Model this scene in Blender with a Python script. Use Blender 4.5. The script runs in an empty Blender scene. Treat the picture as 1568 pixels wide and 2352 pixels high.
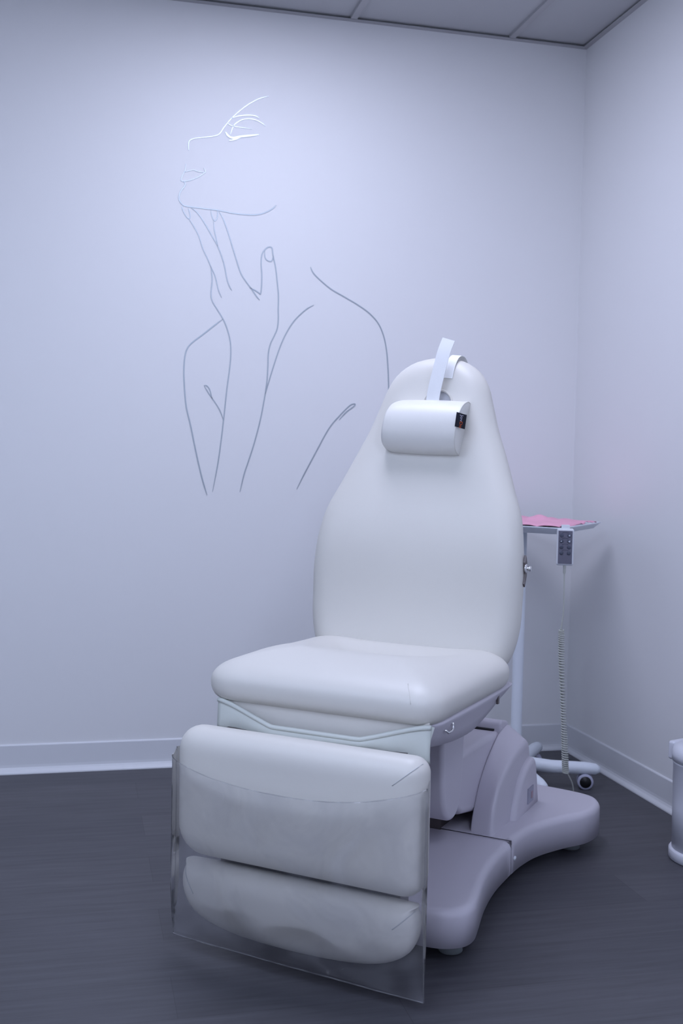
import bpy, bmesh, math, random
from mathutils import Vector, Matrix, noise
R = math.radians
# ---------------------------------------------------------------- camera, world, light, exposure
scene = bpy.context.scene
col = scene.collection
cam_d = bpy.data.cameras.new('camera'); cam = bpy.data.objects.new('camera', cam_d); col.objects.link(cam)
scene.camera = cam
cam_d.sensor_width = 36.0; cam_d.sensor_fit = 'AUTO'
cam_d.lens = 2511.2 / 2352 * 36.0
cam_d.clip_start = 0.05
right = Vector((0.97179743, -0.23490743, 0.02069405)); up = Vector((-0.00981316, 0.04739483, 0.99882803)); fwd = Vector((0.23561292, 0.97086159, -0.04375299))
m = Matrix((right, up, -fwd)).transposed().to_4x4(); m.translation = Vector((-1.8757, -3.9198, 1.0980))
cam.matrix_world = m
cam_d.dof.use_dof = True; cam_d.dof.focus_distance = 2.75; cam_d.dof.aperture_fstop = 5.0

w = bpy.data.worlds.new('world'); scene.world = w; w.use_nodes = True
w.node_tree.nodes['Background'].inputs[0].default_value = (0.50, 0.56, 0.85, 1); w.node_tree.nodes['Background'].inputs[1].default_value = 0.1
LIGHT = (0.70, 0.765, 1.0)
def area(name, loc, sx, sy, power, color=LIGHT, rot=(0, 0, 0)):
    d = bpy.data.lights.new(name, 'AREA'); d.shape = 'RECTANGLE'; d.size = sx; d.size_y = sy; d.energy = power; d.color = color
    o = bpy.data.objects.new(name, d); o.location = loc; o.rotation_euler = rot; col.objects.link(o); return o
area('ceiling_panel_and_fill_light', (-1.225, -1.22, 2.695), 0.57, 1.17, 25.5, (0.735, 0.775, 1.0))      # troffer over the chair, just out of frame
area('ceiling_panel_and_fill_light', (-3.055, -2.44, 2.695), 0.57, 1.17, 17, (0.605, 0.74, 1.0))      # added unseen fill panel, brightens the left part of the back wall
area('ceiling_panel_and_fill_light', (-3.055, -4.40, 2.695), 0.57, 1.17, 29, (0.64, 0.74, 1.0))
area('ceiling_panel_and_fill_light', (-1.225, -4.40, 2.695), 0.57, 1.17, 31, (0.67, 0.745, 1.0))  # added unseen fill panel, spreads the rear light to soften wall shadows
scene.view_settings.view_transform = 'Standard'; scene.view_settings.look = 'None'
scene.view_settings.gamma = 1; scene.view_settings.use_curve_mapping = False
scene.view_settings.exposure = 0.0

# ---------------------------------------------------------------- materials
def mat(name, color, rough=0.5, metal=0.0, bump=0.0, bscale=200.0, spec=0.5, coat=0.0, vary=0.0, vscale=3.0, alpha=None):
    mt = bpy.data.materials.new(name); mt.use_nodes = True
    nt = mt.node_tree; b = nt.nodes['Principled BSDF']
    b.inputs['Base Color'].default_value = (*color, 1); b.inputs['Roughness'].default_value = rough
    b.inputs['Metallic'].default_value = metal; b.inputs['Specular IOR Level'].default_value = spec
    b.inputs['Coat Weight'].default_value = coat
    tc = nt.nodes.new('ShaderNodeTexCoord')
    if vary > 0:
        n = nt.nodes.new('ShaderNodeTexNoise'); n.inputs['Scale'].default_value = vscale; n.inputs['Detail'].default_value = 5
        nt.links.new(tc.outputs['Object'], n.inputs['Vector'])
        mx = nt.nodes.new('ShaderNodeMix'); mx.data_type = 'RGBA'
        mx.inputs[6].default_value = (*[c * (1 - vary) for c in color], 1); mx.inputs[7].default_value = (*[min(1, c * (1 + vary)) for c in color], 1)
        nt.links.new(n.outputs['Fac'], mx.inputs[0]); nt.links.new(mx.outputs[2], b.inputs['Base Color'])
    if bump > 0:
        n2 = nt.nodes.new('ShaderNodeTexNoise'); n2.inputs['Scale'].default_value = bscale; n2.inputs['Detail'].default_value = 3
        nt.links.new(tc.outputs['Object'], n2.inputs['Vector'])
        bp = nt.nodes.new('ShaderNodeBump'); bp.inputs['Strength'].default_value = bump; bp.inputs['Distance'].default_value = 0.001
        nt.links.new(n2.outputs['Fac'], bp.inputs['Height']); nt.links.new(bp.outputs[0], b.inputs['Normal'])
    return mt
M = {}
M['wall'] = mat('wall_paint', (0.80, 0.80, 0.81), 0.55, bump=0.15, bscale=350)
M['trim'] = mat('trim_paint', (0.72, 0.73, 0.76), 0.32)
M['tile'] = mat('ceiling_tile', (0.52, 0.53, 0.55), 0.9, bump=0.4, bscale=260)
M['grid'] = mat('ceiling_grid', (0.44, 0.44, 0.46), 0.5)
M['vinyl'] = mat('white_vinyl', (0.69, 0.67, 0.625), 0.42, bump=0.12, bscale=500, vary=0.015, vscale=4)
M['vinyl2'] = mat('white_vinyl_flap', (0.62, 0.65, 0.61), 0.4, bump=0.12, bscale=500)
M['vinyl_pillow'] = mat('pillow_vinyl', (0.77, 0.76, 0.73), 0.42, bump=0.12, bscale=500)
M['strap'] = mat('strap_webbing', (0.88, 0.89, 0.90), 0.6, bump=0.3, bscale=900)
M['seam'] = mat('vinyl_seam', (0.50, 0.51, 0.52), 0.6)
M['shell'] = mat('mauve_plastic', (0.585, 0.555, 0.62), 0.42, bump=0.06, bscale=600)
M['gap_shade'] = mat('black_gap_shade', (0.008, 0.008, 0.012), 0.7)
M['chrome'] = mat('chrome', (0.75, 0.75, 0.76), 0.15, metal=1)
M['steel'] = mat('dark_steel', (0.16, 0.14, 0.14), 0.4, metal=0.8)
M['silver'] = mat('silver_vinyl_line', (0.42, 0.47, 0.52), 0.40, metal=0.85)
M['white_metal'] = mat('white_powder_coat', (0.80, 0.85, 0.92), 0.4)
M['rubber'] = mat('grey_rubber', (0.17, 0.19, 0.20), 0.6)
M['black'] = mat('black_plastic', (0.006, 0.006, 0.008), 0.45)
M['caster_rim'] = mat('caster_rim', (0.46, 0.47, 0.60), 0.5)
M['pink'] = mat('pink_paper', (0.84, 0.42, 0.56), 0.75, bump=0.2, bscale=300)
M['remote'] = mat('remote_case', (0.72, 0.75, 0.80), 0.4)
M['remote_face'] = mat('remote_face', (0.14, 0.14, 0.19), 0.5)
M['button'] = mat('remote_button', (0.07, 0.08, 0.12), 0.5)
M['icon'] = mat('remote_icon', (0.62, 0.66, 0.74), 0.5)
M['cord'] = mat('cord_grey', (0.50, 0.52, 0.48), 0.5)
M['bin'] = mat('bin_enamel', (0.66, 0.67, 0.73), 0.35)
M['recess_shade'] = mat('recess_shade_grey', (0.40, 0.41, 0.44), 0.6)
M['tag'] = mat('tag_black', (0.008, 0.009, 0.02), 0.8)
M['tag_white'] = mat('tag_white', (0.55, 0.53, 0.66), 0.8)
M['tag_orange'] = mat('tag_orange', (0.62, 0.10, 0.02), 0.8)
M['switch'] = mat('switch_plate', (0.30, 0.30, 0.38), 0.4)
M['led'] = mat('switch_mark', (0.36, 0.24, 0.27), 0.5)

def floor_mat():
    mt = bpy.data.materials.new('grey_wood_plank'); mt.use_nodes = True; nt = mt.node_tree; b = nt.nodes['Principled BSDF']
    tc = nt.nodes.new('ShaderNodeTexCoord')
    br = nt.nodes.new('ShaderNodeTexBrick'); br.offset = 0.37; br.inputs['Scale'].default_value = 1.0
    br.inputs['Brick Width'].default_value = 1.22; br.inputs['Row Height'].default_value = 0.18
    br.inputs['Mortar Size'].default_value = 0.0010; br.inputs['Mortar Smooth'].default_value = 0.3; br.inputs['Bias'].default_value = 0
    br.inputs['Color1'].default_value = (0.060, 0.060, 0.071, 1); br.inputs['Color2'].default_value = (0.080, 0.079, 0.091, 1); br.inputs['Mortar'].default_value = (0.048, 0.048, 0.056, 1)
    nt.links.new(tc.outputs['Object'], br.inputs['Vector'])
    mp = nt.nodes.new('ShaderNodeMapping'); mp.inputs['Scale'].default_value = (1.6, 22, 1)
    nt.links.new(tc.outputs['Object'], mp.inputs['Vector'])
    n = nt.nodes.new('ShaderNodeTexNoise'); n.inputs['Scale'].default_value = 2.2; n.inputs['Detail'].default_value = 8; n.inputs['Roughness'].default_value = 0.62
    nt.links.new(mp.outputs[0], n.inputs['Vector'])
    rp = nt.nodes.new('ShaderNodeValToRGB'); rp.color_ramp.elements[0].position = 0.3; rp.color_ramp.elements[0].color = (0.76, 0.76, 0.76, 1)
    rp.color_ramp.elements[1].position = 0.72; rp.color_ramp.elements[1].color = (1.18, 1.18, 1.18, 1)
    nt.links.new(n.outputs['Fac'], rp.inputs[0])
    mx = nt.nodes.new('ShaderNodeMix'); mx.data_type = 'RGBA'; mx.blend_type = 'MULTIPLY'; mx.inputs[0].default_value = 1
    nt.links.new(br.outputs['Color'], mx.inputs[6]); nt.links.new(rp.outputs[0], mx.inputs[7]); nt.links.new(mx.outputs[2], b.inputs['Base Color'])
    b.inputs['Roughness'].default_value = 0.5
    bp = nt.nodes.new('ShaderNodeBump'); bp.inputs['Strength'].default_value = 0.15; bp.inputs['Distance'].default_value = 0.002
    nt.links.new(n.outputs['Fac'], bp.inputs['Height']); nt.links.new(bp.outputs[0], b.inputs['Normal'])
    return mt
M['floor'] = floor_mat()

def clear_mat():
    mt = bpy.data.materials.new('clear_vinyl_film'); mt.use_nodes = True; nt = mt.node_tree
    for n in list(nt.nodes): nt.nodes.remove(n)
    out = nt.nodes.new('ShaderNodeOutputMaterial'); tr = nt.nodes.new('ShaderNodeBsdfTransparent'); tr.inputs[0].default_value = (0.985, 0.985, 0.99, 1)
    gl = nt.nodes.new('ShaderNodeBsdfGlossy'); gl.inputs['Roughness'].default_value = 0.10; gl.inputs[0].default_value = (1, 1, 1, 1)
    df = nt.nodes.new('ShaderNodeBsdfDiffuse'); df.inputs[0].default_value = (0.45, 0.45, 0.48, 1)
    lw = nt.nodes.new('ShaderNodeFresnel'); lw.inputs['IOR'].default_value = 1.27
    tc = nt.nodes.new('ShaderNodeTexCoord'); n = nt.nodes.new('ShaderNodeTexNoise'); n.inputs['Scale'].default_value = 7; n.inputs['Detail'].default_value = 2; n.inputs['Distortion'].default_value = 0.8
    nt.links.new(tc.outputs['Object'], n.inputs['Vector'])
    bp = nt.nodes.new('ShaderNodeBump'); bp.inputs['Strength'].default_value = 0.7; bp.inputs['Distance'].default_value = 0.03
    nt.links.new(n.outputs['Fac'], bp.inputs['Height']); nt.links.new(bp.outputs[0], gl.inputs['Normal'])
    m1 = nt.nodes.new('ShaderNodeMixShader')
    n3 = nt.nodes.new('ShaderNodeTexNoise'); n3.inputs['Scale'].default_value = 9; n3.inputs['Detail'].default_value = 4; n3.inputs['Distortion'].default_value = 1.2
    nt.links.new(tc.outputs['Object'], n3.inputs['Vector'])
    mr = nt.nodes.new('ShaderNodeMapRange'); mr.inputs['From Min'].default_value = 0.42; mr.inputs['From Max'].default_value = 0.72; mr.inputs['To Min'].default_value = 0.07; mr.inputs['To Max'].default_value = 0.24  # patchy diffuse haze paints cloudy glare into the film
    nt.links.new(n3.outputs['Fac'], mr.inputs['Value']); nt.links.new(mr.outputs['Result'], m1.inputs[0])
    nt.links.new(tr.outputs[0], m1.inputs[1]); nt.links.new(df.outputs[0], m1.inputs[2])
    m2 = nt.nodes.new('ShaderNodeMixShader'); nt.links.new(lw.outputs[0], m2.inputs[0]); nt.links.new(m1.outputs[0], m2.inputs[1]); nt.links.new(gl.outputs[0], m2.inputs[2])
    nt.links.new(m2.outputs[0], out.inputs[0]); return mt
M['clear'] = clear_mat()

# ---------------------------------------------------------------- helpers
def link(name, verts, faces, material, parent=None, smooth=True, label=None):
    me = bpy.data.meshes.new(name); me.from_pydata([tuple(v) for v in verts], [], faces)
    bm = bmesh.new(); bm.from_mesh(me); bmesh.ops.recalc_face_normals(bm, faces=bm.faces); bm.to_mesh(me); bm.free()
    me.update()
    if smooth: me.shade_smooth()
    me.materials.append(M[material] if isinstance(material, str) else material)
    o = bpy.data.objects.new(name, me); col.objects.link(o)
    if parent: o.parent = parent
    if label: o['label'] = label
    return o
def empty(name, loc, rz, label, cat):
    o = bpy.data.objects.new(name, None); o.empty_display_size = 0.1; o.location = loc; o.rotation_euler = (0, 0, rz); col.objects.link(o)
    o['label'] = label; o['category'] = cat; return o
def tag(o, label, cat): o['label'] = label; o['category'] = cat; return o
def struct(o): o['kind'] = 'structure'; return o
def box_data(x0, x1, y0, y1, z0, z1):
    v = [(x, y, z) for x in (x0, x1) for y in (y0, y1) for z in (z0, z1)]
    f = [(0, 1, 3, 2), (4, 6, 7, 5), (0, 4, 5, 1), (2, 3, 7, 6), (0, 2, 6, 4), (1, 5, 7, 3)]
    return v, f
def box(name, b, material, parent=None, bevel=0.0, seg=3, label=None):
    v, f = box_data(*b); o = link(name, v, f, material, parent, smooth=bevel > 0, label=label)
    if bevel: bev(o, bevel, seg)
    return o
def bev(o, wd, seg=3, ang=30):
    md = o.modifiers.new('bevel', 'BEVEL'); md.width = wd; md.segments = seg; md.limit_method = 'ANGLE'; md.angle_limit = R(ang); md.harden_normals = True
    for p in o.data.polygons: p.use_smooth = True
def spline(pts, n=8, closed=False):
    """Catmull-Rom through the points (tuples of any length)."""
    P = [Vector(p) for p in pts]; N = len(P); out = []
    rng = range(N) if closed else range(N - 1)
    for i in rng:
        if closed: a, b, c, d = P[(i - 1) % N], P[i], P[(i + 1) % N], P[(i + 2) % N]
        else: a, b, c, d = P[max(i - 1, 0)], P[i], P[i + 1], P[min(i + 2, N - 1)]
        for k in range(n):
            t = k / n; t2 = t * t; t3 = t2 * t
            out.append(0.5 * ((2 * b) + (c - a) * t + (2 * a - 5 * b + 4 * c - d) * t2 + (3 * b - a - 3 * c + d) * t3))
    if not closed: out.append(P[-1])
    return out
def tube_data(pts, r, seg=8, cap=True):
    P = [Vector(p) for p in pts]; v = []; f = []; n = len(P); prev = None
    for i, p in enumerate(P):
        t = (P[min(i + 1, n - 1)] - P[max(i - 1, 0)]).normalized()
        if prev is None:
            a = Vector((0, 0, 1)) if abs(t.z) < 0.9 else Vector((1, 0, 0)); u = t.cross(a).normalized()
        else: u = (prev - t * prev.dot(t)).normalized()
        prev = u; w_ = t.cross(u); rr = r[i] if isinstance(r, (list, tuple)) else r
        for k in range(seg):
            an = 2 * math.pi * k / seg; v.append(p + (u * math.cos(an) + w_ * math.sin(an)) * rr)
    for i in range(n - 1):
        for k in range(seg):
            a = i * seg + k; b = i * seg + (k + 1) % seg; f.append((a, b, b + seg, a + seg))
    if cap: f.append(tuple(range(seg))); f.append(tuple(range((n - 1) * seg, n * seg)))
    return v, f
def tube(name, pts, r, material, parent=None, seg=8, label=None):
    v, f = tube_data(pts, r, seg); return link(name, v, f, material, parent, label=label)
def lathe(name, prof, material, parent=None, axis=(0, 0, 1), origin=(0, 0, 0), seg=32, label=None):
    """prof: (radius, height) along the axis."""
    ax = Vector(axis).normalized(); a = Vector((1, 0, 0)) if abs(ax.x) < 0.9 else Vector((0, 1, 0)); u = ax.cross(a).normalized(); w_ = ax.cross(u)
    v = []; f = []
    for r_, h in prof:
        for k in range(seg):
            an = 2 * math.pi * k / seg; v.append(Vector(origin) + ax * h + (u * math.cos(an) + w_ * math.sin(an)) * max(r_, 1e-5))
    for i in range(len(prof) - 1):
        for k in range(seg):
            a = i * seg + k; b = i * seg + (k + 1) % seg; f.append((a, b, b + seg, a + seg))
    f.append(tuple(range(seg))); f.append(tuple(range((len(prof) - 1) * seg, len(prof) * seg)))
    return link(name, v, f, material, parent, label=label)
def rrect(x0, x1, y0, y1, r, n=8):
    """rounded rectangle; r a number or four radii (x1y1, x0y1, x0y0, x1y0)"""
    rs = r if isinstance(r, (list, tuple)) else [r] * 4
    out = []
    for (cx, cy, a0, q) in ((x1 - rs[0], y1 - rs[0], 0, rs[0]), (x0 + rs[1], y1 - rs[1], 90, rs[1]), (x0 + rs[2], y0 + rs[2], 180, rs[2]), (x1 - rs[3], y0 + rs[3], 270, rs[3])):
        for k in range(n + 1):
            a = R(a0 + 90 * k / n); out.append((cx + q * math.cos(a), cy + q * math.sin(a)))
    return out
def resample(poly, step):
    P = [Vector(p) for p in poly]; out = []
    for i in range(len(P)):
        a, b = P[i], P[(i + 1) % len(P)]; L = (b - a).length; n = max(1, int(round(L / step)))
        if L < 1e-6: continue
        for k in range(n): out.append(a + (b - a) * k / n)
    return out
def dist_poly(p, poly):
    best = 9e9
    for i in range(len(poly)):
        a = poly[i]; d = poly[(i + 1) % len(poly)] - a; q = p - a; L = d.dot(d)
        t = max(0, min(1, q.dot(d) / L)) if L > 1e-12 else 0
        e = (q - d * t).length
        if e < best: best = e
    return best
def cushion(name, outline, centre, tf, tb, rf, rb, mapf, material, parent, bulge=None, step=0.02, rings=16):
    """upholstered pad: outline in (a, b), rounded to thickness tf on the front and tb on the back"""
    poly = resample([Vector((p[0], p[1])) for p in outline], step); c = Vector(centre); n = len(poly)
    v = []; f = []
    S = [math.cos(0.5 * math.pi * k / rings) ** 0.0 * (1 - (k / rings) ** 1.9) for k in range(rings)]
    def side(T, r, sgn, skip):
        idx = []
        for k, s in enumerate(S):
            if skip and k == 0: idx.append(0); continue
            idx.append(len(v))
            for p in poly:
                q = c + (p - c) * s; d = dist_poly(q, poly) if k else 0.0
                e = min(d / r, 1.0); h = T * (1 - (1 - e) ** 2.2) ** (1 / 2.2)
                if bulge and sgn > 0: h += bulge(q.x, q.y) * (3 * e * e - 2 * e ** 3)
                v.append(mapf(q.x, q.y, sgn * h))
        idx.append(len(v)); d = dist_poly(c, poly); h = T + (bulge(c.x, c.y) if bulge and sgn > 0 else 0)
        v.append(mapf(c.x, c.y, sgn * h))
        for k in range(len(S) - 1):
            for i in range(n):
                j = (i + 1) % n; f.append((idx[k] + i, idx[k] + j, idx[k + 1] + j, idx[k + 1] + i))
        k = len(S) - 1
        for i in range(n): f.append((idx[k] + i, idx[k] + (i + 1) % n, idx[-1]))
    side(tf, rf, 1, False); side(tb, rb, -1, True)
    return link(name, v, f, material, parent)
def surf(outline, T, r, a, b, bulge=None):
    poly = [Vector((p[0], p[1])) for p in outline]; e = min(dist_poly(Vector((a, b)), poly) / r, 1.0)
    return T * (1 - (1 - e) ** 2.2) ** (1 / 2.2) + (bulge(a, b) * (3 * e * e - 2 * e ** 3) if bulge else 0)
def offset(poly, d):
    P = [Vector((p[0], p[1])) for p in poly]; n = len(P); out = []
    area_ = sum(P[i].x * P[(i + 1) % n].y - P[(i + 1) % n].x * P[i].y for i in range(n)); sg = 1 if area_ > 0 else -1
    for i in range(n):
        t = (P[(i + 1) % n] - P[i - 1]).normalized(); nn = Vector((-t.y, t.x)) * sg; out.append(P[i] + nn * d)
    return out
def slab(name, outline, z0, z1, r, material, parent, fix=None, rb=0.0, label=None, seg=6, crown=0.0):
    """flat moulded cover with a rounded top edge; outline in local x, y"""
    v = []; f = []; n = len(outline); levels = []
    if rb: levels += [(rb, z0), (0, z0 + rb)]
    else: levels += [(0, z0)]
    for k in range(seg + 1):
        a = 0.5 * math.pi * k / seg; levels.append((r * (1 - math.cos(a)), z1 - r + r * math.sin(a)))
    for d, z in levels:
        o = offset(outline, d) if d > 0 else [Vector((p[0], p[1])) for p in outline]
        for q in o:
            if fix: q = fix(q)
            v.append((q.x, q.y, z))
    for i in range(len(levels) - 1):
        for k in range(n): a = i * n + k; b = i * n + (k + 1) % n; f.append((a, b, b + n, a + n))
    f.append(tuple(range(n))); f.append(tuple(range((len(levels) - 1) * n, len(levels) * n)))
    return link(name, v, f, material, parent, label=label)
def prism_x(name, prof, x0, x1, material, parent, bevel=0.0, seg=4, label=None):
    """profile in (y, z) extruded along x"""
    n = len(prof); v = [(x0, p[0], p[1]) for p in prof] + [(x1, p[0], p[1]) for p in prof]
    f = [(i, (i + 1) % n, n + (i + 1) % n, n + i) for i in range(n)] + [tuple(range(n)), tuple(range(n, 2 * n))]
    o = link(name, v, f, material, parent, smooth=False, label=label)
    if bevel: bev(o, bevel, seg, 40)
    return o

# ---------------------------------------------------------------- room
X0, Y0, H = -3.62, -5.0, 2.7
struct(box('floor', (X0, 0, Y0, 0, -0.05, 0), 'floor'))
struct(box('wall_back', (X0 - 0.1, 0.1, 0, 0.1, 0, H + 0.1), 'wall'))
struct(box('wall_right', (0, 0.1, Y0 - 0.1, 0, 0, H + 0.1), 'wall'))
struct(box('wall_left', (X0 - 0.1, X0, Y0 - 0.1, 0, 0, H + 0.1), 'wall'))
struct(box('wall_front', (X0, 0, Y0 - 0.1, Y0, 0, H + 0.1), 'wall'))
struct(box('ceiling', (X0, 0, Y0, 0, H + 0.010, H + 0.06), 'tile'))
def base_prof():
    return [(0.0, 0.0), (0.021, 0.0), (0.0205, 0.004), (0.017, 0.009), (0.0105, 0.014), (0.007, 0.021), (0.006, 0.03), (0.006, 0.097), (0.0045, 0.0995), (0.0, 0.1015)]
def baseboard(name, a, b, nrm):
    pr = base_prof(); n = len(pr); v = []
    for (p, e) in ((a, 1), (b, -1)):
        for (o, z) in pr: v.append((p[0] + nrm[0] * o, p[1] + nrm[1] * o, z))
    f = [(i, (i + 1) % n, n + (i + 1) % n, n + i) for i in range(n)] + [tuple(range(n)), tuple(range(n, 2 * n))]
    struct(link(name, v, f, 'trim', smooth=False))
baseboard('baseboard_back', (X0, 0), (0, 0), (0, -1))
baseboard('baseboard_right', (0, 0), (0, Y0), (-1, 0))
baseboard('baseboard_left', (X0, Y0), (X0, 0), (1, 0))
k = 1
for b in ((X0, 0, -0.020, 0, H - 0.001, H + 0.002), (-0.020, 0, Y0, -0.020, H - 0.001, H + 0.002)):
    struct(box('trim_%d' % k, b, 'grid')); k += 1
xs = [-0.312 - 0.61 * i for i in range(6)]
for x in xs:
    if x > X0: struct(box('trim_%d' % k, (x - 0.012, x + 0.012, Y0, -0.024, H, H + 0.010), 'grid')); k += 1
for y in (-0.61, -1.83, -3.05, -4.27):
    struct(box('trim_%d' % k, (X0, -0.02, y - 0.012, y + 0.012, H + 0.001, H + 0.010), 'grid')); k += 1

# ---------------------------------------------------------------- line drawing on the back wall
decal = empty('wall_decal', (-1.2, -0.001, 1.7), 0, 'thin silver line drawing of a woman, hand at her chin, on the back wall', 'wall decal')
STROKES = [
    ('brow_line', 0.0040, [(-1.224, 2.404), (-1.259, 2.391), (-1.297, 2.367), (-1.330, 2.339), (-1.357, 2.311), (-1.379, 2.283), (-1.396, 2.257), (-1.411, 2.248), (-1.439, 2.241), (-1.477, 2.234), (-1.496, 2.227), (-1.504, 2.218), (-1.505, 2.201), (-1.504, 2.188)]),
    ('eyelid_line', 0.0045, [(-1.355, 2.314), (-1.330, 2.324), (-1.297, 2.330), (-1.271, 2.330), (-1.256, 2.323)]),
    ('eyelid_line', 0.0040, [(-1.358, 2.257), (-1.351, 2.280), (-1.340, 2.297), (-1.313, 2.314), (-1.285, 2.318), (-1.257, 2.312), (-1.233, 2.298)]),
    ('eyelash_line', 0.0030, [(-1.371, 2.297), (-1.360, 2.290), (-1.338, 2.286), (-1.282, 2.283)]),
    ('eyelash_line', 0.0090, [(-1.376, 2.264), (-1.367, 2.253), (-1.351, 2.246), (-1.323, 2.253), (-1.290, 2.259), (-1.256, 2.266)]),
    ('eyelash_line', 0.0070, [(-1.363, 2.235), (-1.345, 2.240), (-1.323, 2.249)]),
    ('lip_line', 0.0035, [(-1.514, 2.141), (-1.515, 2.122), (-1.519, 2.111), (-1.527, 2.094), (-1.529, 2.083), (-1.521, 2.080), (-1.497, 2.086), (-1.470, 2.099), (-1.451, 2.113), (-1.444, 2.120), (-1.451, 2.133)]),
    ('lip_line', 0.0030, [(-1.519, 2.112), (-1.503, 2.118), (-1.486, 2.122), (-1.470, 2.118), (-1.451, 2.117)]),
    ('chin_line', 0.0045, [(-1.521, 2.080), (-1.514, 2.071), (-1.519, 2.060), (-1.531, 2.043), (-1.536, 2.023), (-1.531, 2.008), (-1.517, 1.996), (-1.490, 1.993), (-1.446, 1.991), (-1.391, 1.988), (-1.341, 1.982), (-1.285, 1.981), (-1.251, 1.985), (-1.223, 1.996), (-1.201, 2.010), (-1.189, 2.022)]),
    ('nail_line', 0.0035, [(-1.522, 1.994), (-1.524, 1.988), (-1.517, 1.971), (-1.506, 1.955), (-1.499, 1.952), (-1.495, 1.959), (-1.498, 1.975), (-1.503, 1.988)]),
    ('finger_line', 0.0035, [(-1.500, 1.951), (-1.481, 1.924), (-1.464, 1.893), (-1.449, 1.850), (-1.432, 1.816), (-1.420, 1.789), (-1.404, 1.755), (-1.392, 1.709), (-1.380, 1.682)]),
    ('wrist_line', 0.0040, [(-1.420, 1.789), (-1.416, 1.762), (-1.415, 1.735), (-1.418, 1.696), (-1.414, 1.670), (-1.396, 1.641), (-1.374, 1.607), (-1.359, 1.574), (-1.347, 1.530), (-1.344, 1.481), (-1.348, 1.425), (-1.356, 1.358), (-1.366, 1.249), (-1.375, 1.163), (-1.385, 1.085), (-1.402, 0.989)]),
    ('arm_line', 0.0045, [(-1.375, 1.606), (-1.407, 1.580), (-1.445, 1.548), (-1.483, 1.517), (-1.499, 1.496), (-1.507, 1.468), (-1.510, 1.424), (-1.508, 1.369), (-1.500, 1.292), (-1.484, 1.227), (-1.466, 1.144), (-1.449, 1.072), (-1.434, 1.017), (-1.421, 0.977)]),
    ('finger_line', 0.0040, [(-1.495, 1.992), (-1.470, 1.974), (-1.445, 1.941), (-1.420, 1.901), (-1.394, 1.857), (-1.374, 1.803), (-1.362, 1.749), (-1.353, 1.725), (-1.344, 1.709)]),
    ('nail_line', 0.0035, [(-1.423, 1.987), (-1.419, 1.967), (-1.412, 1.953), (-1.406, 1.952), (-1.400, 1.963), (-1.399, 1.982), (-1.402, 1.988)]),
    ('finger_line', 0.0035, [(-1.413, 1.951), (-1.409, 1.916), (-1.401, 1.884), (-1.397, 1.862)]),
    ('finger_line', 0.0042, [(-1.394, 1.985), (-1.377, 1.956), (-1.359, 1.908), (-1.342, 1.857), (-1.327, 1.812), (-1.312, 1.771), (-1.292, 1.742), (-1.275, 1.721), (-1.255, 1.694), (-1.243, 1.681)]),
    ('thumb_line', 0.0042, [(-1.281, 1.723), (-1.261, 1.715), (-1.246, 1.706), (-1.240, 1.704), (-1.237, 1.734), (-1.237, 1.773), (-1.240, 1.812), (-1.237, 1.845), (-1.224, 1.865), (-1.211, 1.872), (-1.201, 1.867), (-1.197, 1.842), (-1.187, 1.798), (-1.179, 1.738), (-1.175, 1.699), (-1.175, 1.650), (-1.174, 1.616), (-1.177, 1.583), (-1.187, 1.557), (-1.201, 1.526), (-1.208, 1.492), (-1.209, 1.447), (-1.211, 1.397), (-1.217, 1.346), (-1.229, 1.273), (-1.241, 1.217), (-1.259, 1.149), (-1.275, 1.098), (-1.289, 1.053), (-1.303, 0.990)]),
    ('nail_line', 0.0038, [(-1.228, 1.857), (-1.227, 1.837), (-1.220, 1.825), (-1.206, 1.821), (-1.199, 1.828), (-1.197, 1.842)]),
    ('shoulder_line', 0.0045, [(-1.059, 1.810), (-1.051, 1.793), (-1.033, 1.774), (-0.983, 1.736), (-0.930, 1.709), (-0.877, 1.682), (-0.835, 1.655), (-0.801, 1.621), (-0.779, 1.577), (-0.766, 1.523), (-0.759, 1.460), (-0.755, 1.397), (-0.752, 1.311)]),
    ('collarbone_line', 0.0040, [(-1.044, 1.674), (-1.074, 1.655), (-1.114, 1.615), (-1.142, 1.571), (-1.166, 1.516), (-1.188, 1.448), (-1.204, 1.392), (-1.217, 1.344)]),
    ('armpit_line', 0.0035, [(-1.438, 1.368), (-1.428, 1.367), (-1.417, 1.353), (-1.410, 1.326), (-1.408, 1.322)]),
    ('armpit_line', 0.0035, [(-1.438, 1.368), (-1.425, 1.347), (-1.408, 1.323), (-1.382, 1.285), (-1.367, 1.248)]),
    ('breast_line', 0.0040, [(-1.095, 1.003), (-1.063, 1.068), (-1.024, 1.143), (-0.979, 1.227), (-0.939, 1.276), (-0.904, 1.312), (-0.889, 1.320), (-0.881, 1.319), (-0.889, 1.309), (-0.915, 1.289), (-0.941, 1.260)]),
]
for nm, wd, pts in STROKES:
    c = spline(pts, 6); n = len(c); v = []; f = []; L = max(1, n - 1)
    for i, p in enumerate(c):
        t = (c[min(i + 1, n - 1)] - c[max(i - 1, 0)]).normalized(); nn = Vector((-t.y, t.x))
        e = min(i, L - i) / 5.0; hw = wd * 0.5 * (0.35 + 0.65 * min(1, e))
        for s_, yy in ((-1, 0.0), (-0.8, -0.0010), (0.8, -0.0010), (1, 0.0)):
            q = p + nn * hw * s_; v.append((q.x + 1.2, yy, q.y - 1.7))
    for i in range(n - 1):
        for j in range(3): a = i * 4 + j; f.append((a, a + 1, a + 5, a + 4))
    link(nm, v, f, 'silver', decal, smooth=False)

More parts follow.
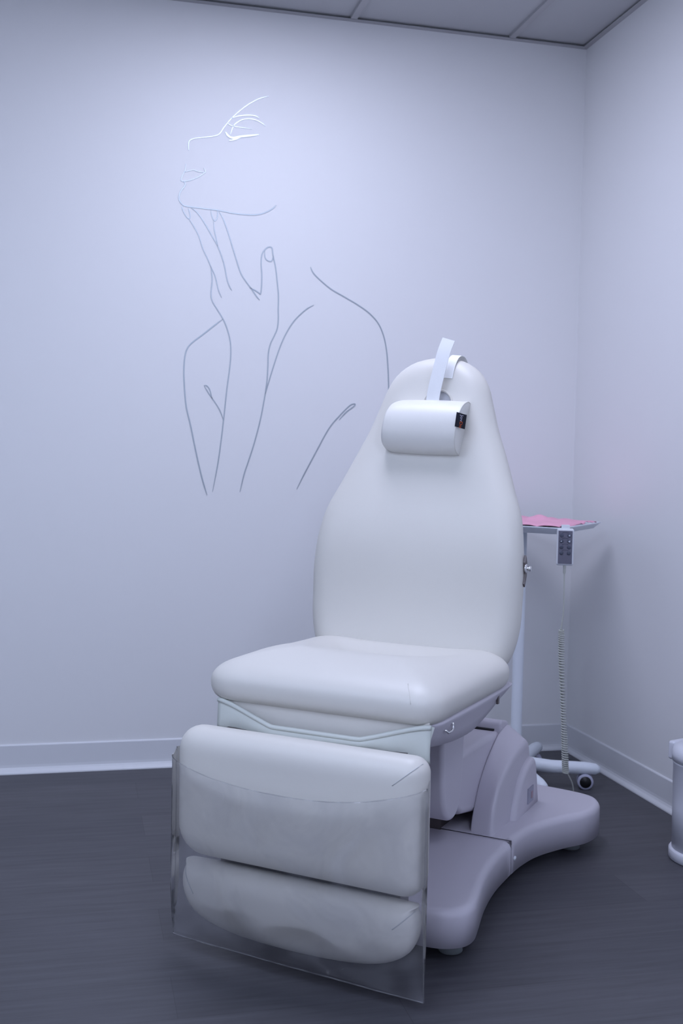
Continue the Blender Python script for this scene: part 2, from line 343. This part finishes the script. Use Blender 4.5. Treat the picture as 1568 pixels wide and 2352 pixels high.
# ---------------------------------------------------------------- treatment chair
YAW = -R(40)
ORG = Vector((-1.0323, -1.2225, 0))
chair = empty('treatment_chair', ORG, YAW, 'large white padded treatment chair on a mauve plastic base in the middle of the room', 'treatment chair')
def mir(half):      # mirror a half outline (x >= 0, first and last on the axis or not)
    left = [(-x, y) for x, y in reversed(half) if abs(x) > 1e-6]
    return list(half) + left
# base covers
front_half = [(0.0, -0.395)] + [tuple(p) for p in spline([(0.12, -0.405), (0.215, -0.404), (0.264, -0.394), (0.297, -0.365), (0.306, -0.325), (0.297, -0.27), (0.272, -0.15), (0.258, -0.03), (0.257, 0.098)], 5)]
fo = mir(front_half)
slab('base_cover', fo, 0.042, 0.128, 0.020, 'shell', chair, fix=lambda q: Vector((q.x, 0.098)) if q.y > 0.07 and q.y < 0.2 else q)
rear_half = [tuple(p) for p in spline([(0.257, 0.102), (0.263, 0.18), (0.281, 0.265), (0.325, 0.36), (0.368, 0.43), (0.384, 0.50), (0.374, 0.575), (0.325, 0.622), (0.18, 0.645), (0.0, 0.65)], 5)]
ro = mir(rear_half)
slab('base_cover', ro, 0.042, 0.131, 0.020, 'shell', chair, fix=lambda q: Vector((q.x, 0.102)) if q.y < 0.125 else q)
box('base_frame', (-0.2, 0.2, -0.3, 0.56, 0.03, 0.06), 'black', chair)
lathe('screw_cap', [(0.006, 0), (0.006, 0.003), (0.0, 0.004)], 'remote', chair, axis=(0.97, -0.2, 0), origin=(0.2585, 0.125, 0.078), seg=14)
for (x, y) in ((0.245, -0.305), (-0.245, -0.305), (0.31, 0.5), (-0.31, 0.5)):
    lathe('foot', [(0.026, 0), (0.028, 0.003), (0.028, 0.02), (0.014, 0.022), (0.014, 0.05)], 'rubber', chair, origin=(x, y, 0), seg=28, label='grey rubber levelling foot')
# tower: two curved cheeks, stepped side housings and a back shroud
PA = spline([(0.118, 0.124), (0.128, 0.16), (0.144, 0.19), (0.18, 0.243), (0.23, 0.288), (0.29, 0.325), (0.35, 0.350), (0.40, 0.358), (0.435, 0.345), (0.452, 0.30), (0.458, 0.22), (0.46, 0.124)], 4)
PB = spline([(0.104, 0.124), (0.108, 0.16), (0.118, 0.20), (0.15, 0.245), (0.20, 0.275), (0.26, 0.297), (0.32, 0.312), (0.38, 0.321), (0.412, 0.319), (0.432, 0.295), (0.440, 0.22), (0.445, 0.124)], 4)
def cheek(sx):
    n = len(PA); v = []; f = []; c = Vector((0.30, 0.124)); rings = []
    for x, t, s in ((0.137, 0.0, 0.985), (0.139, 0.0, 0.998), (0.142, 0.03, 1.0), (0.165, 0.42, 1.0), (0.186, 0.80, 1.0), (0.194, 0.93, 0.998), (0.199, 0.99, 0.985), (0.202, 1.0, 0.955), (0.203, 1.0, 0.90)):
        for i in range(n):
            q = PA[i].lerp(PB[i], t); q = c + (q - c) * s; v.append((sx * x, q.x, max(q.y, 0.124)))
        rings.append(0)
    for i in range(len(rings) - 1):
        for k in range(n): a = i * n + k; b = i * n + (k + 1) % n; f.append((a, b, b + n, a + n))
    f.append(tuple(range(n))); f.append(tuple(range((len(rings) - 1) * n, len(rings) * n)))
    return link('tower_cheek', v, f, 'shell', chair)
for s_ in (1, -1): cheek(s_)
def side_housing(sx):
    pr = [tuple(p) for p in spline([(0.252, 0.126), (0.264, 0.158), (0.283, 0.193), (0.310, 0.226), (0.353, 0.255), (0.410, 0.270), (0.440, 0.260), (0.462, 0.20)], 4)] + [(0.48, 0.126)]
    n = len(pr); v = []; f = []; c = Vector((0.38, 0.126))
    ring = [(0.16, 1.0), (0.206, 1.0), (0.213, 0.985), (0.218, 0.95), (0.220, 0.88)]
    for x, s in ring:
        for p in pr: q = c + (Vector(p) - c) * s; v.append((sx * (x ), q.x, q.y))
    for i in range(len(ring) - 1):
        for k in range(n): a = i * n + k; b = i * n + (k + 1) % n; f.append((a, b, b + n, a + n))
    f.append(tuple(range(n))); f.append(tuple(range((len(ring) - 1) * n, len(ring) * n)))
    return link('side_housing', v, f, 'shell', chair)
sh = side_housing(1); side_housing(-1)
v, f = box_data(0, 0.003, 0, 0.052, 0, 0.044)
sw = link('power_switch', v, f, 'switch', chair, smooth=False, label='small grey switch plate'); sw.location = (0.2195, 0.360, 0.150); sw.rotation_euler = (0, 0, 0)
box('switch_mark', (0.003, 0.004, 0.028, 0.042, 0.010, 0.03), 'led', sw, label='small orange mark')
prism_x('back_shroud', [(0.352, 0.12), (0.352, 0.372), (0.364, 0.380), (0.42, 0.366), (0.455, 0.33), (0.47, 0.12)], -0.139, 0.139, 'shell', chair, bevel=0.008)
prism_x('slot_shade_strip', [(0.342, 0.30), (0.342, 0.3545), (0.3525, 0.3545), (0.3525, 0.30)], -0.120, 0.120, 'gap_shade', chair, label='black strip painting the shade of the gap in front of the shroud')  # solid black strip, its colour stands for shade inside the gap
# lifting block between the cheeks and the rounded housing in front of it
blk = [tuple(p) for p in spline([(0.0, 0.355), (0.08, 0.358), (0.16, 0.358), (0.25, 0.355), (0.40, 0.346)], 3)] + [(0.40, 0.18), (0.17, 0.168), (0.06, 0.19), (0.0, 0.22)]
prism_x('lift_block', blk, -0.1365, 0.1365, 'shell', chair, bevel=0.018, seg=5)
box('lift_ram', (-0.06, 0.06, 0.10, 0.22, 0.125, 0.19), 'steel', chair)
hs = [tuple(p) for p in spline([(-0.150, 0.47), (-0.146, 0.38), (-0.140, 0.31), (-0.128, 0.262), (-0.103, 0.228), (-0.068, 0.216), (-0.035, 0.226), (-0.012, 0.262), (0.0, 0.31), (0.006, 0.38), (0.01, 0.47)], 5)]
prism_x('actuator_housing', hs, -0.156, 0.156, 'shell', chair, bevel=0.034, seg=7)
# seat tray: mauve tub under the cushion
def loft(name, rings, material, parent, capb=True, capt=True, label=None):
    n = len(rings[0]); v = [p for r_ in rings for p in r_]; f = []
    for i in range(len(rings) - 1):
        for k in range(n): a = i * n + k; b = i * n + (k + 1) % n; f.append((a, b, b + n, a + n))
    if capb: f.append(tuple(range(n)))
    if capt: f.append(tuple(range((len(rings) - 1) * n, len(rings) * n)))
    return link(name, v, f, material, parent, label=label)
to = resample(rrect(-0.276, 0.276, -0.505, 0.045, 0.045, 6), 0.03)
def tray_ring(ins, k):
    o = offset(to, ins) if ins > 0 else to; out = []
    for q in o:
        t = (q.y + 0.505) / 0.55
        low = 0.505 - 0.030 * math.sin(math.pi * min(1, t / 0.95)) ** 1.0 + 0.022 * max(0, (t - 0.55) / 0.45)
        out.append((q.x, q.y, 0.560 + (low - 0.560) * k))
    return out
tr = loft('seat_tray', [tray_ring(0.0, 0.0), tray_ring(0.0, 0.10), tray_ring(0.004, 0.2), tray_ring(0.014, 0.55), tray_ring(0.026, 0.9), tray_ring(0.045, 1.0)], 'shell', chair)
# chrome latch on the tray side
tube('latch', [(0.262, -0.438, 0.537), (0.272, -0.438, 0.535), (0.275, -0.434, 0.530), (0.275, -0.412, 0.530), (0.275, -0.404, 0.535), (0.275, -0.404, 0.544), (0.262, -0.404, 0.545)], 0.0026, 'chrome', chair, label='small chrome loop latch')
box('latch_slot', (0.2655, 0.2705, -0.085, -0.075, 0.525, 0.548), 'steel', chair)
# seat cushion
def seat_map(a, b, n_): return (a, b, 0.5945 + n_)
def seat_bulge(x, y):
    side = math.exp(-((abs(x) - 0.20) / 0.06) ** 2); back = max(0, min(1, (y + 0.50) / 0.40))
    dip = math.exp(-(x / 0.17) ** 2)
    front = math.exp(-((y + 0.33) / 0.13) ** 2)
    rise = 0.008 * front - 0.050 * max(0, min(1, (y + 0.36) / 0.31))
    fr = max(0, min(1, (-0.28 - y) / 0.22)); return 0.018 * side * back - 0.008 * dip * back + rise - 0.010 * fr ** 1.6
so = rrect(-0.298, 0.286, -0.534, 0.045, (0.11, 0.08, 0.08, 0.06), 8)
seat = cushion('seat', so, (0, -0.24), 0.070, 0.040, 0.20, 0.035, seat_map, 'vinyl', chair, bulge=seat_bulge, step=0.018, rings=22)
tube('corner_seam', [(a, bb, 0.5945 + surf(so, 0.070, 0.20, a, bb, seat_bulge)) for a, bb in ((0.205, -0.495), (0.212, -0.508), (0.218, -0.518), (0.223, -0.526), (0.226, -0.530), (0.228, -0.5325))], 0.0008, 'vinyl', seat, seg=6)
box('under_strip', (-0.236, 0.262, -0.5115, -0.5065, 0.488, 0.565), 'vinyl', chair, bevel=0.002, label='white vinyl strip behind the flap')
# sagging vinyl flap under the seat front
def flap():
    v = []; f = []; nu, nv = 48, 8
    for i in range(nu + 1):
        u = i / nu; x = -0.252 + 0.520 * u; e = math.sin(math.pi * u)
        sag = min(1, e * 1.25) ** 1.4
        zt = 0.557 - 0.040 * sag; yt = -0.516 - 0.022 * sag
        for j in range(nv + 1):
            t = j / nv; z = zt + (0.487 + 0.006 * math.cos(u * 9) - zt) * t; y = yt + 0.010 * math.sin(math.pi * t * 0.8) * -1 * (0.4 + sag) + 0.016 * t * sag
            y += 0.0025 * math.sin(u * 40 + t * 4) * (1 - sag) * t
            v.append((x, y, z))
    for i in range(nu):
        for j in range(nv): a = i * (nv + 1) + j; f.append((a, a + 1, a + nv + 2, a + nv + 1))
    o = link('seat_flap', v, f, 'vinyl2', chair, label='sagging elastic vinyl flap')
    s = o.modifiers.new('thickness', 'SOLIDIFY'); s.thickness = 0.003
    rim = [v[i * (nv + 1)] for i in range(nu + 1)]
    tube('elastic_edge', rim, 0.0055, 'vinyl2', o, seg=8)
flap()
tube('elastic_edge', [(0.268, -0.507, 0.557), (0.262, -0.512, 0.53), (0.25, -0.516, 0.505), (0.232, -0.518, 0.490)], 0.0045, 'vinyl2', chair)
# backrest
BX = -0.012; T14 = R(13)
def bcurve(s):
    y = 0.030 + s * math.sin(T14) - 0.034 * math.exp(-((s - 0.31) / 0.17) ** 2); z = 0.600 + s * math.cos(T14); return y, z
def back_map(a, b, n_):
    y, z = bcurve(b); y2, z2 = bcurve(b + 0.01); t = Vector((y2 - y, z2 - z)).normalized(); nn = Vector((-t.y, t.x))
    return (a + BX, y + nn.x * n_, z + nn.y * n_)
half = [(0.0, -0.03), (0.20, -0.028), (0.258, -0.005), (0.281, 0.04), (0.292, 0.10), (0.294, 0.16), (0.295, 0.22), (0.290, 0.30), (0.276, 0.38), (0.248, 0.45), (0.212, 0.54), (0.183, 0.61), (0.160, 0.68), (0.141, 0.735), (0.112, 0.775), (0.065, 0.803), (0.0, 0.815)]
bo = [tuple(p) for p in spline(half, 3)]
backrest = cushion('backrest', mir(bo), (0, 0.36), 0.046, 0.034, 0.062, 0.04, back_map, 'vinyl', chair, step=0.025, rings=24)
shellp = [(x * 0.93, 0.36 + (y - 0.36) * 0.95) for x, y in mir(bo)]
cushion('back_shell', shellp, (0, 0.36), 0.0, 0.018, 0.05, 0.03, lambda a, b, n_: back_map(a, b, n_ - 0.028), 'shell', chair, step=0.04, rings=6)
# face hole with its plug
def bfront(a, b, n_=0.046): return back_map(a, b, n_)
c0 = Vector(bfront(0.020, 0.668, 0.044)); cN = (Vector(bfront(0.020, 0.668, 0.1)) - c0).normalized()
plug = lathe('face_hole_plug', [(0.043, -0.01), (0.044, 0.004), (0.042, 0.0065), (0.040, 0.005), (0.0385, 0.0022), (0.0, 0.0022)], 'vinyl', chair, axis=cN, origin=c0, seg=48)
lathe('plug_recess_shade', [(0.0383, 0.0), (0.0383, 0.0028), (0.0, 0.0028)], 'recess_shade', plug, axis=cN, origin=c0, seg=40, label='grey disc painting the recess shade in the face hole plug')  # grey disc on the plug, shade of the recess put into its colour
# hinge and side lever at the back
box('hinge', (0.215, 0.243, 0.05, 0.08, 0.54, 0.60), 'shell', chair, bevel=0.006)
lev = prism_x('recline_lever', [(0.062, 0.878), (0.070, 0.86), (0.070, 0.825), (0.056, 0.798), (0.049, 0.806), (0.058, 0.83), (0.054, 0.86)], 0.281, 0.287, 'steel', chair, label='dark steel lever')
lathe('lever_knob', [(0.011, 0), (0.0115, 0.0015), (0.0105, 0.003), (0.004, 0.004), (0.004, 0.008), (0.0065, 0.009), (0.0068, 0.013), (0.005, 0.015), (0, 0.0155)], 'chrome', lev, axis=(1, 0, 0), origin=(0.286, 0.060, 0.845), seg=24, label='chrome knob')
box('back_support', (-0.03, 0.03, 0.06, 0.10, 0.46, 0.85), 'steel', chair)
# footrest: main pad and the lower extension pad
def leg_map(y0): return lambda a, b, n_: (a, y0 - n_, b)
box('footrest_frame', (-0.22, 0.22, -0.545, -0.50, 0.12, 0.50), 'steel', chair)
lo = [tuple(p) for p in rrect(-0.294, 0.294, 0.228, 0.514, (0.035, 0.05, 0.07, 0.045), 8)]
leg = cushion('footrest_pad', lo, (0, 0.375), 0.046, 0.050, 0.055, 0.05, leg_map(-0.590), 'vinyl', chair, step=0.02, rings=20)
def seam(outline, T, r, pts, parent):
    S_ = [(a, -0.5904 - surf(outline, T, r, a, b), b) for a, b in pts]; tube('corner_seam', S_, 0.0010, 'seam', parent, seg=6)
def seg_pts(a, b, n=10): return [(a[0] + (b[0] - a[0]) * k / n, a[1] + (b[1] - a[1]) * k / n) for k in range(n + 1)]
seam(lo, 0.046, 0.055, seg_pts((0.235, 0.462), (0.284, 0.503)), leg)
lower = [(0.0, 0.213), (0.256, 0.213), (0.274, 0.203), (0.283, 0.175), (0.278, 0.140), (0.255, 0.105), (0.20, 0.078), (0.11, 0.064), (0.0, 0.060)]
lw2 = [tuple(p) for p in spline(lower, 4)]
low = cushion('footrest_pad', mir(lw2), (0, 0.14), 0.042, 0.045, 0.055, 0.045, leg_map(-0.590), 'vinyl', chair, step=0.02, rings=18)
seam(mir(lw2), 0.042, 0.055, seg_pts((0.240, 0.170), (0.275, 0.202)), low)
seam(mir(lw2), 0.042, 0.055, seg_pts((-0.235, 0.150), (-0.270, 0.202)), low)

# ---------------------------------------------------------------- clear plastic sleeve over the footrest
sleeve = empty('plastic_cover', ORG, YAW, 'clear plastic sleeve pulled over the footrest pads of the treatment chair', 'plastic cover')
def sleeve_mesh():
    hx = 0.299; yc = -0.609; N = 56; nz = 44; v = []; f = []
    def edge_top(x):      # sagging top edge
        u = (x + hx) / (2 * hx)
        return 0.413 + (0.045 if u > 0.5 else 0.038) * abs(2 * u - 1) ** 2.2
    n = 2 * N
    for j in range(nz + 1):
        t = j / nz
        for i in range(n):
            a = 2 * math.pi * i / n; ca, sa = math.cos(a), math.sin(a)
            x = hx * (abs(ca) ** 0.75) * (1 if ca > 0 else -1); zt = edge_top(x) + (0.012 if sa > 0 else 0)
            u = (x + hx) / (2 * hx); zb = 0.042 - 0.016 * u; z = zt + (zb - zt) * t
            e = max(0, (0.17 - z) / 0.14)
            half_d = 0.060 * (abs(sa) ** 0.55) * (1 - 0.93 * min(1, e) ** 1.6); y = yc + half_d * (1 if sa > 0 else -1)
            s = 1 if sa > 0 else -1
            y += 0.003 * noise.noise(Vector((x * 9, z * 7, 3 + 5 * s))) * abs(sa) + 0.009 * math.sin(math.pi * min(1, e)) * noise.noise(Vector((x * 13, z * 13, 1 + 4 * s))) * abs(sa)
            x *= 1 + 0.012 * e * abs(ca)
            v.append((x, y, z))
    for j in range(nz):
        for i in range(n): a = j * n + i; b = j * n + (i + 1) % n; f.append((a, b, b + n, a + n))
    link('sleeve_film', v, f, 'clear', sleeve)
    base = nz * n; fr = [Vector(v[base + (n - i) % n]) for i in range(N + 1)]
    tube('welded_edge', fr, 0.0013, 'clear', sleeve, seg=6)
    tube('welded_edge', [Vector(v[i % n]) for i in range(N, n + 1)], 0.0009, 'clear', sleeve, seg=6)
    for i in (0, N): tube('welded_edge', [Vector(v[j * n + i]) for j in range(nz + 1)], 0.0014, 'clear', sleeve, seg=6)
sleeve_mesh()

# ---------------------------------------------------------------- head pillow
pillow = empty('headrest_pillow', ORG, YAW, 'white half-round neck pillow with a strap hanging near the top of the backrest', 'pillow')
def pillow_mesh():
    zc = 1.200; hh = 0.072; v = []; f = []; nx = 30; prof = []
    yb = 0.133; d = 0.093
    N = 30
    for k in range(N + 1):       # D section from top back round the front to bottom back
        a = math.pi * k / N; ce = math.cos(a); se = math.sin(a)
        z = (abs(ce) ** 0.85) * (1 if ce > 0 else -1) * hh; y = yb - d * (se ** 0.72) - z * 0.15 + 0.01
        if k in (0, N): z *= 0.88
        if k in (1, N - 1): z *= 0.97
        prof.append((y + z * 0.26, z))
    M_ = 8
    for k in range(1, M_): t = k / M_; a = prof[-1]; b = prof[0]; prof.append((a[0] + (b[0] - a[0]) * t, a[1] + (b[1] - a[1]) * t))
    n = len(prof); cy = sum(p[0] for p in prof) / n
    xs_ = []
    for i in range(nx + 1): xs_.append(-0.118 + 0.212 * i / nx)
    def scale(x):
        e1 = (x + 0.118); e2 = 0.094 - x; s = 1.0
        if e1 < 0.030: s *= 0.82 + 0.18 * math.sqrt(max(0, 1 - (1 - e1 / 0.030) ** 2))
        if e2 < 0.006: s *= 0.955 + 0.045 * math.sqrt(max(0, 1 - (1 - e2 / 0.006) ** 2))
        return s
    xs_ = sorted(set(xs_ + [-0.118 + 0.030 * k / 6 for k in range(6)] + [0.088, 0.090, 0.092, 0.0935, 0.094]))
    for x in xs_:
        s = scale(x); tilt = -0.012 * (x / 0.12)
        for (y, z) in prof: v.append((x + (z / hh) * 0.007, cy + (y - cy) * s, zc + z * s + tilt * 0.3 + 0.003 * math.cos(x * 14) * (z / hh)))
    for i in range(len(xs_) - 1):
        for k in range(n): a = i * n + k; b = i * n + (k + 1) % n; f.append((a, b, b + n, a + n))
    f.append(tuple(range(n))); f.append(tuple(range((len(xs_) - 1) * n, len(xs_) * n)))
    o = link('pillow_body', v, f, 'vinyl_pillow', pillow)
    last = [Vector(v[(len(xs_) - 3) * n + k]) for k in range(N + 1)]
    tube('end_seam', [p + Vector((0.001, 0, 0)) for p in last], 0.0012, 'vinyl', o, seg=6)
    return o
pillow_mesh()
def ribbon(name, pts, width, thick, material, parent, wdir):
    P = spline(pts, 6); W = Vector(wdir).normalized(); v = []; f = []; n = len(P)
    for i, p in enumerate(P):
        t = (P[min(i + 1, n - 1)] - P[max(i - 1, 0)]).normalized(); nn = t.cross(W).normalized(); w_ = nn.cross(t).normalized()
        for a, b in ((-1, -1), (1, -1), (1, 1), (-1, 1)): v.append(p + w_ * a * width / 2 + nn * b * thick / 2)
    for i in range(n - 1):
        for k in range(4): a = i * 4 + k; b = i * 4 + (k + 1) % 4; f.append((a, b, b + 4, a + 4))
    f.append((0, 1, 2, 3)); f.append(tuple(range((n - 1) * 4, n * 4)))
    o = link(name, v, f, material, parent, smooth=False); return o
ribbon('strap', [(-0.006, 0.128, 1.235), (-0.001, 0.122, 1.270), (0.004, 0.120, 1.300), (0.014, 0.124, 1.350), (0.024, 0.131, 1.400), (0.034, 0.140, 1.436)], 0.036, 0.0022, 'strap', pillow, (1, 0.05, -0.2))
LOOP = [Vector(back_map(0.030 + 0.012 * k / 8 + 0.012, s_, n_)) for k, (s_, n_) in enumerate([(0.742, 0.0475), (0.765, 0.046), (0.785, 0.041), (0.800, 0.034), (0.812, 0.022), (0.8185, 0.006), (0.818, -0.012), (0.805, -0.035), (0.78, -0.052)])]
ribbon('strap_loop', LOOP, 0.026, 0.0016, 'strap', pillow, (1, 0.05, -0.1))
# black fabric tag sewn in the right end of the pillow
def tag_mesh():
    v = []; f = []; n = 6; m_ = 8
    a, b = Vector((0.0965, 0.046, 1.238)), Vector((0.1120, 0.078, 1.232)); dn = Vector((-0.0045, 0.0, -0.037))
    for i in range(n + 1):
        for j in range(m_ + 1):
            p = a.lerp(b, i / n) + dn * (j / m_); p += Vector((0.0008, -0.0008, 0)) * math.sin(i * 1.2); v.append(p)
    for i in range(n):
        for j in range(m_): q = i * (m_ + 1) + j; f.append((q, q + 1, q + m_ + 2, q + m_ + 1))
    o = link('fabric_tag', v, f, 'tag', pillow, label='black fabric tag with white and orange lettering')
    s = o.modifiers.new('thickness', 'SOLIDIFY'); s.thickness = 0.0008
    ex = (-dn).normalized() * -1; ey = (b - a).normalized(); 
    ey = (ey - ex * ey.dot(ex)).normalized(); ez = ex.cross(ey).normalized()
    if ez.y > 0: ez = -ez
    def text(s_, mt, off):
        c_ = bpy.data.curves.new('lettering', 'FONT'); c_.body = s_; c_.size = 0.0140; c_.extrude = 0.0001; c_.align_y = 'CENTER'
        to_ = bpy.data.objects.new('tmp', c_); col.objects.link(to_); dg = bpy.context.evaluated_depsgraph_get(); dg.update()
        me = bpy.data.meshes.new_from_object(to_.evaluated_get(dg)); bpy.data.objects.remove(to_)
        me.materials.clear(); me.materials.append(M[mt]); t_ = bpy.data.objects.new('lettering', me); col.objects.link(t_); t_.parent = o
        org = a.lerp(b, 0.52) + dn * off - (-ez) * 0.0 + ez * 0.0015
        mm = Matrix((ex, ez.cross(ex), ez)).transposed().to_4x4(); mm.translation = org; t_.matrix_local = mm
    text('Jov', 'tag_white', 0.10); text('Do', 'tag_orange', 0.54)
tag_mesh()

# ---------------------------------------------------------------- tray stand on five casters
stand = empty('tray_stand', (-0.388, -0.42, 0), 0, 'white wheeled tray stand behind the treatment chair in the corner', 'tray stand')
tube('pole', [(0, 0, 0.06), (0, 0, 0.10), (0, 0, 0.50), (0, 0, 0.89)], [0.020, 0.019, 0.019, 0.019], 'white_metal', stand, seg=24)
lathe('hub', [(0.045, 0.045), (0.05, 0.055), (0.05, 0.085), (0.04, 0.1), (0.022, 0.12)], 'white_metal', stand)
for a in (-22, -94, -166, 122, 50):
    c, s = math.cos(R(a)), math.sin(R(a)); L = 0.273
    pts = [(c * 0.03, s * 0.03, 0.078), (c * 0.12, s * 0.12, 0.070), (c * 0.24, s * 0.24, 0.072), (c * L, s * L, 0.070), (c * (L + 0.015), s * (L + 0.015), 0.069)]
    arm = tube('base_arm', pts, [0.024, 0.023, 0.021, 0.019, 0.010], 'white_metal', stand, seg=16)
    cx, cy = c * (L - 0.035), s * (L - 0.035)
    ca = tube('caster', [(cx, cy, 0.065), (cx, cy, 0.048), (cx, cy, 0.03)], [0.009, 0.014, 0.020], 'black', stand, seg=12)
    for sg in (-1, 1):
        d = Vector((0.35, 0.94, 0)) * sg
        wh = lathe('wheel', [(0.018, 0.004), (0.027, 0.006), (0.0275, 0.016), (0.025, 0.019), (0.020, 0.020)], 'caster_rim', ca, axis=d, origin=(cx, cy, 0.0275), seg=28, label='pale wheel rim')
        lathe('wheel_cap', [(0.0195, 0.0195), (0.0195, 0.0212), (0.0, 0.0212)], 'black', ca, axis=d, origin=(cx, cy, 0.0275), seg=24)
TA = R(-41)
def trm(a, b): # tray frame: a along its right side, b along its left side, origin the near corner
    ex = Vector((0.655, 0.756)); ey = Vector((-0.61, 0.792)); p = Vector((-0.392, -0.742)) + ex * a + ey * b; return (p.x + 0.388, p.y + 0.42)
def tray_ring2(ins, z, rad=0.02):
    return [(*trm(p[0], p[1]), z) for p in rrect(ins, 0.52 - ins, ins, 0.36 - ins, rad, 4)]
loft('tray', [tray_ring2(0.03, 0.888), tray_ring2(0.022, 0.889), tray_ring2(0.006, 0.904), tray_ring2(0.0, 0.908), tray_ring2(0.0, 0.911), tray_ring2(0.006, 0.911), tray_ring2(0.010, 0.907), tray_ring2(0.026, 0.894)], 'white_metal', stand)
# pink paper drape lying in the tray
dv = []; df_ = []; n1, n2 = 52, 38
for i in range(n1 + 1):
    for j in range(n2 + 1):
        a = 0.015 + 0.485 * i / n1; b = 0.012 + 0.335 * j / n2; p = trm(a, b)
        h = 0.915 + 0.006 * noise.noise(Vector((a * 9, b * 9, 0))) + 0.010 * abs(noise.noise(Vector((a * 16, b * 16, 4))))
        h += 0.022 * math.exp(-(((a - 0.26) / 0.035) ** 2 + ((b - 0.17) / 0.05) ** 2)) + 0.030 * math.exp(-(((a - 0.18) / 0.03) ** 2 + ((b - 0.30) / 0.06) ** 2))
        e = min(a - 0.015, 0.50 - a, b - 0.012, 0.347 - b); h -= 0.004 * (1 - min(1, e / 0.02))
        dv.append((p[0] - 0.388, p[1] - 0.42, h))
for i in range(n1):
    for j in range(n2): q = i * (n2 + 1) + j; df_.append((q, q + 1, q + n2 + 2, q + n2 + 1))
dr = link('paper_drape', dv, df_, 'pink'); sm = dr.modifiers.new('thickness', 'SOLIDIFY'); sm.thickness = 0.001
tag(dr, 'crumpled pink paper sheet lying in the white tray', 'paper sheet')

# ---------------------------------------------------------------- wired hand control hung on the tray corner
rem = empty('hand_control', (-0.388, -0.766, 0.8535), R(-24), 'grey and white wired hand control hung from the tray corner with a coiled cord', 'hand control')
body = box('case', (-0.0265, 0.0265, -0.011, 0.011, -0.058, 0.058), 'remote', rem, bevel=0.007, seg=4)
box('hook', (-0.013, 0.013, 0.009, 0.013, 0.03, 0.066), 'remote', rem, bevel=0.001)
box('hook', (-0.013, 0.013, 0.009, 0.034, 0.064, 0.068), 'remote', rem, bevel=0.001)
panel = box('keypad', (-0.0215, 0.0215, -0.0125, -0.0105, -0.052, 0.051), 'remote_face', rem, bevel=0.0008, label='dark grey key panel')
for r_ in range(4):
    for c_ in (-1, 1):
        zz = 0.037 - 0.0185 * r_; xx = 0.0115 * c_
        bt = lathe('button', [(0.0062, 0), (0.0062, 0.0010), (0.0048, 0.0016), (0, 0.0017)], 'button', panel, axis=(0, -1, 0), origin=(xx, -0.0122, zz), seg=18)
    zz = 0.0455 - 0.0185 * r_
    pts = [(-0.010, -0.0128, zz - 0.001), (-0.005, -0.0128, zz + 0.0015), (0.0, -0.0128, zz + 0.002), (0.005, -0.0128, zz + 0.001), (0.010, -0.0128, zz - 0.001)]
    tube('key_mark', pts, 0.0006, 'button', panel, seg=5)
for (x, z, s_) in ((0.0120, 0.037, 0.0032), (-0.0130, 0.0185, 0.0022), (0.0120, 0.0185, 0.0036)):
    link('key_symbol', [(x - s_, -0.0141, z - s_ * 0.3), (x + s_ * 0.7, -0.0141, z + s_), (x + s_ * 0.8, -0.0141, z - s_), (x - s_, -0.0137, z - s_ * 0.3), (x + s_ * 0.7, -0.0137, z + s_), (x + s_ * 0.8, -0.0137, z - s_)],
         [(0, 1, 2), (3, 5, 4), (0, 3, 4, 1), (1, 4, 5, 2), (2, 5, 3, 0)], 'icon', panel, smooth=False, label='small pale symbol')
cord = [(0, 0, -0.057), (0, 0, -0.066), (0.0, 0, -0.10), (0.001, 0, -0.15), (0.001, 0, -0.20), (-0.003, 0, -0.243), (-0.006, 0, -0.262)]
tube('cord', spline(cord, 6), [0.0050] * 6 + [0.0045] * 4 + [0.0022] * (len(spline(cord, 6)) - 10), 'cord', rem, seg=10, label='thin grey cord')
hel = []; turns = 60; axis_pts = spline([(-0.004, 0, -0.262), (-0.001, 0, -0.36), (0.008, 0, -0.50), (0.016, 0, -0.62), (0.022, 0, -0.714)], 40)
NN = turns * 12
for i in range(NN + 1):
    t = i / NN; q = t * (len(axis_pts) - 1); k = min(int(q), len(axis_pts) - 2); p = axis_pts[k].lerp(axis_pts[k + 1], q - k)
    a = 2 * math.pi * i / 12; rr = 0.0068 + 0.001 * math.sin(t * 9) + 0.0012 * t
    hel.append((p.x + rr * math.cos(a), p.y + rr * math.sin(a), p.z))
tube('coiled_cord', hel, 0.0025, 'cord', rem, seg=6, label='grey coiled cord')
tail = [(0.022, 0, -0.713), (0.030, 0.01, -0.722), (0.046, 0.03, -0.76), (0.05, 0.05, -0.81), (0.045, 0.075, -0.845), (0.02, 0.09, -0.8505), (-0.03, 0.085, -0.8505)]
tube('cord_tail', spline(tail, 8), 0.0022, 'cord', rem, seg=8)

# ---------------------------------------------------------------- pedal bin at the right wall
bin_ = empty('pedal_bin', (-0.130, -1.20, 0), R(-70), 'small white round pedal bin on the floor by the right wall', 'bin')
lathe('base_ring', [(0.101, 0.0), (0.105, 0.003), (0.105, 0.026), (0.102, 0.030), (0.097, 0.031)], 'bin', bin_, seg=64)
lathe('bin_body', [(0.097, 0.028), (0.0985, 0.15), (0.100, 0.272), (0.1015, 0.274), (0.1015, 0.279), (0.098, 0.280)], 'bin', bin_, seg=64)
lathe('lid', [(0.099, 0.280), (0.1035, 0.2805), (0.104, 0.300), (0.100, 0.316), (0.088, 0.324), (0.05, 0.330), (0.0, 0.331)], 'bin', bin_, seg=64)
hg = box('hinge_cover', (-0.114, -0.09, -0.045, 0.045, 0.268, 0.322), 'bin', bin_, bevel=0.008)
box('pedal', (0.095, 0.135, -0.022, 0.022, 0.006, 0.016), 'black', bin_, bevel=0.003)
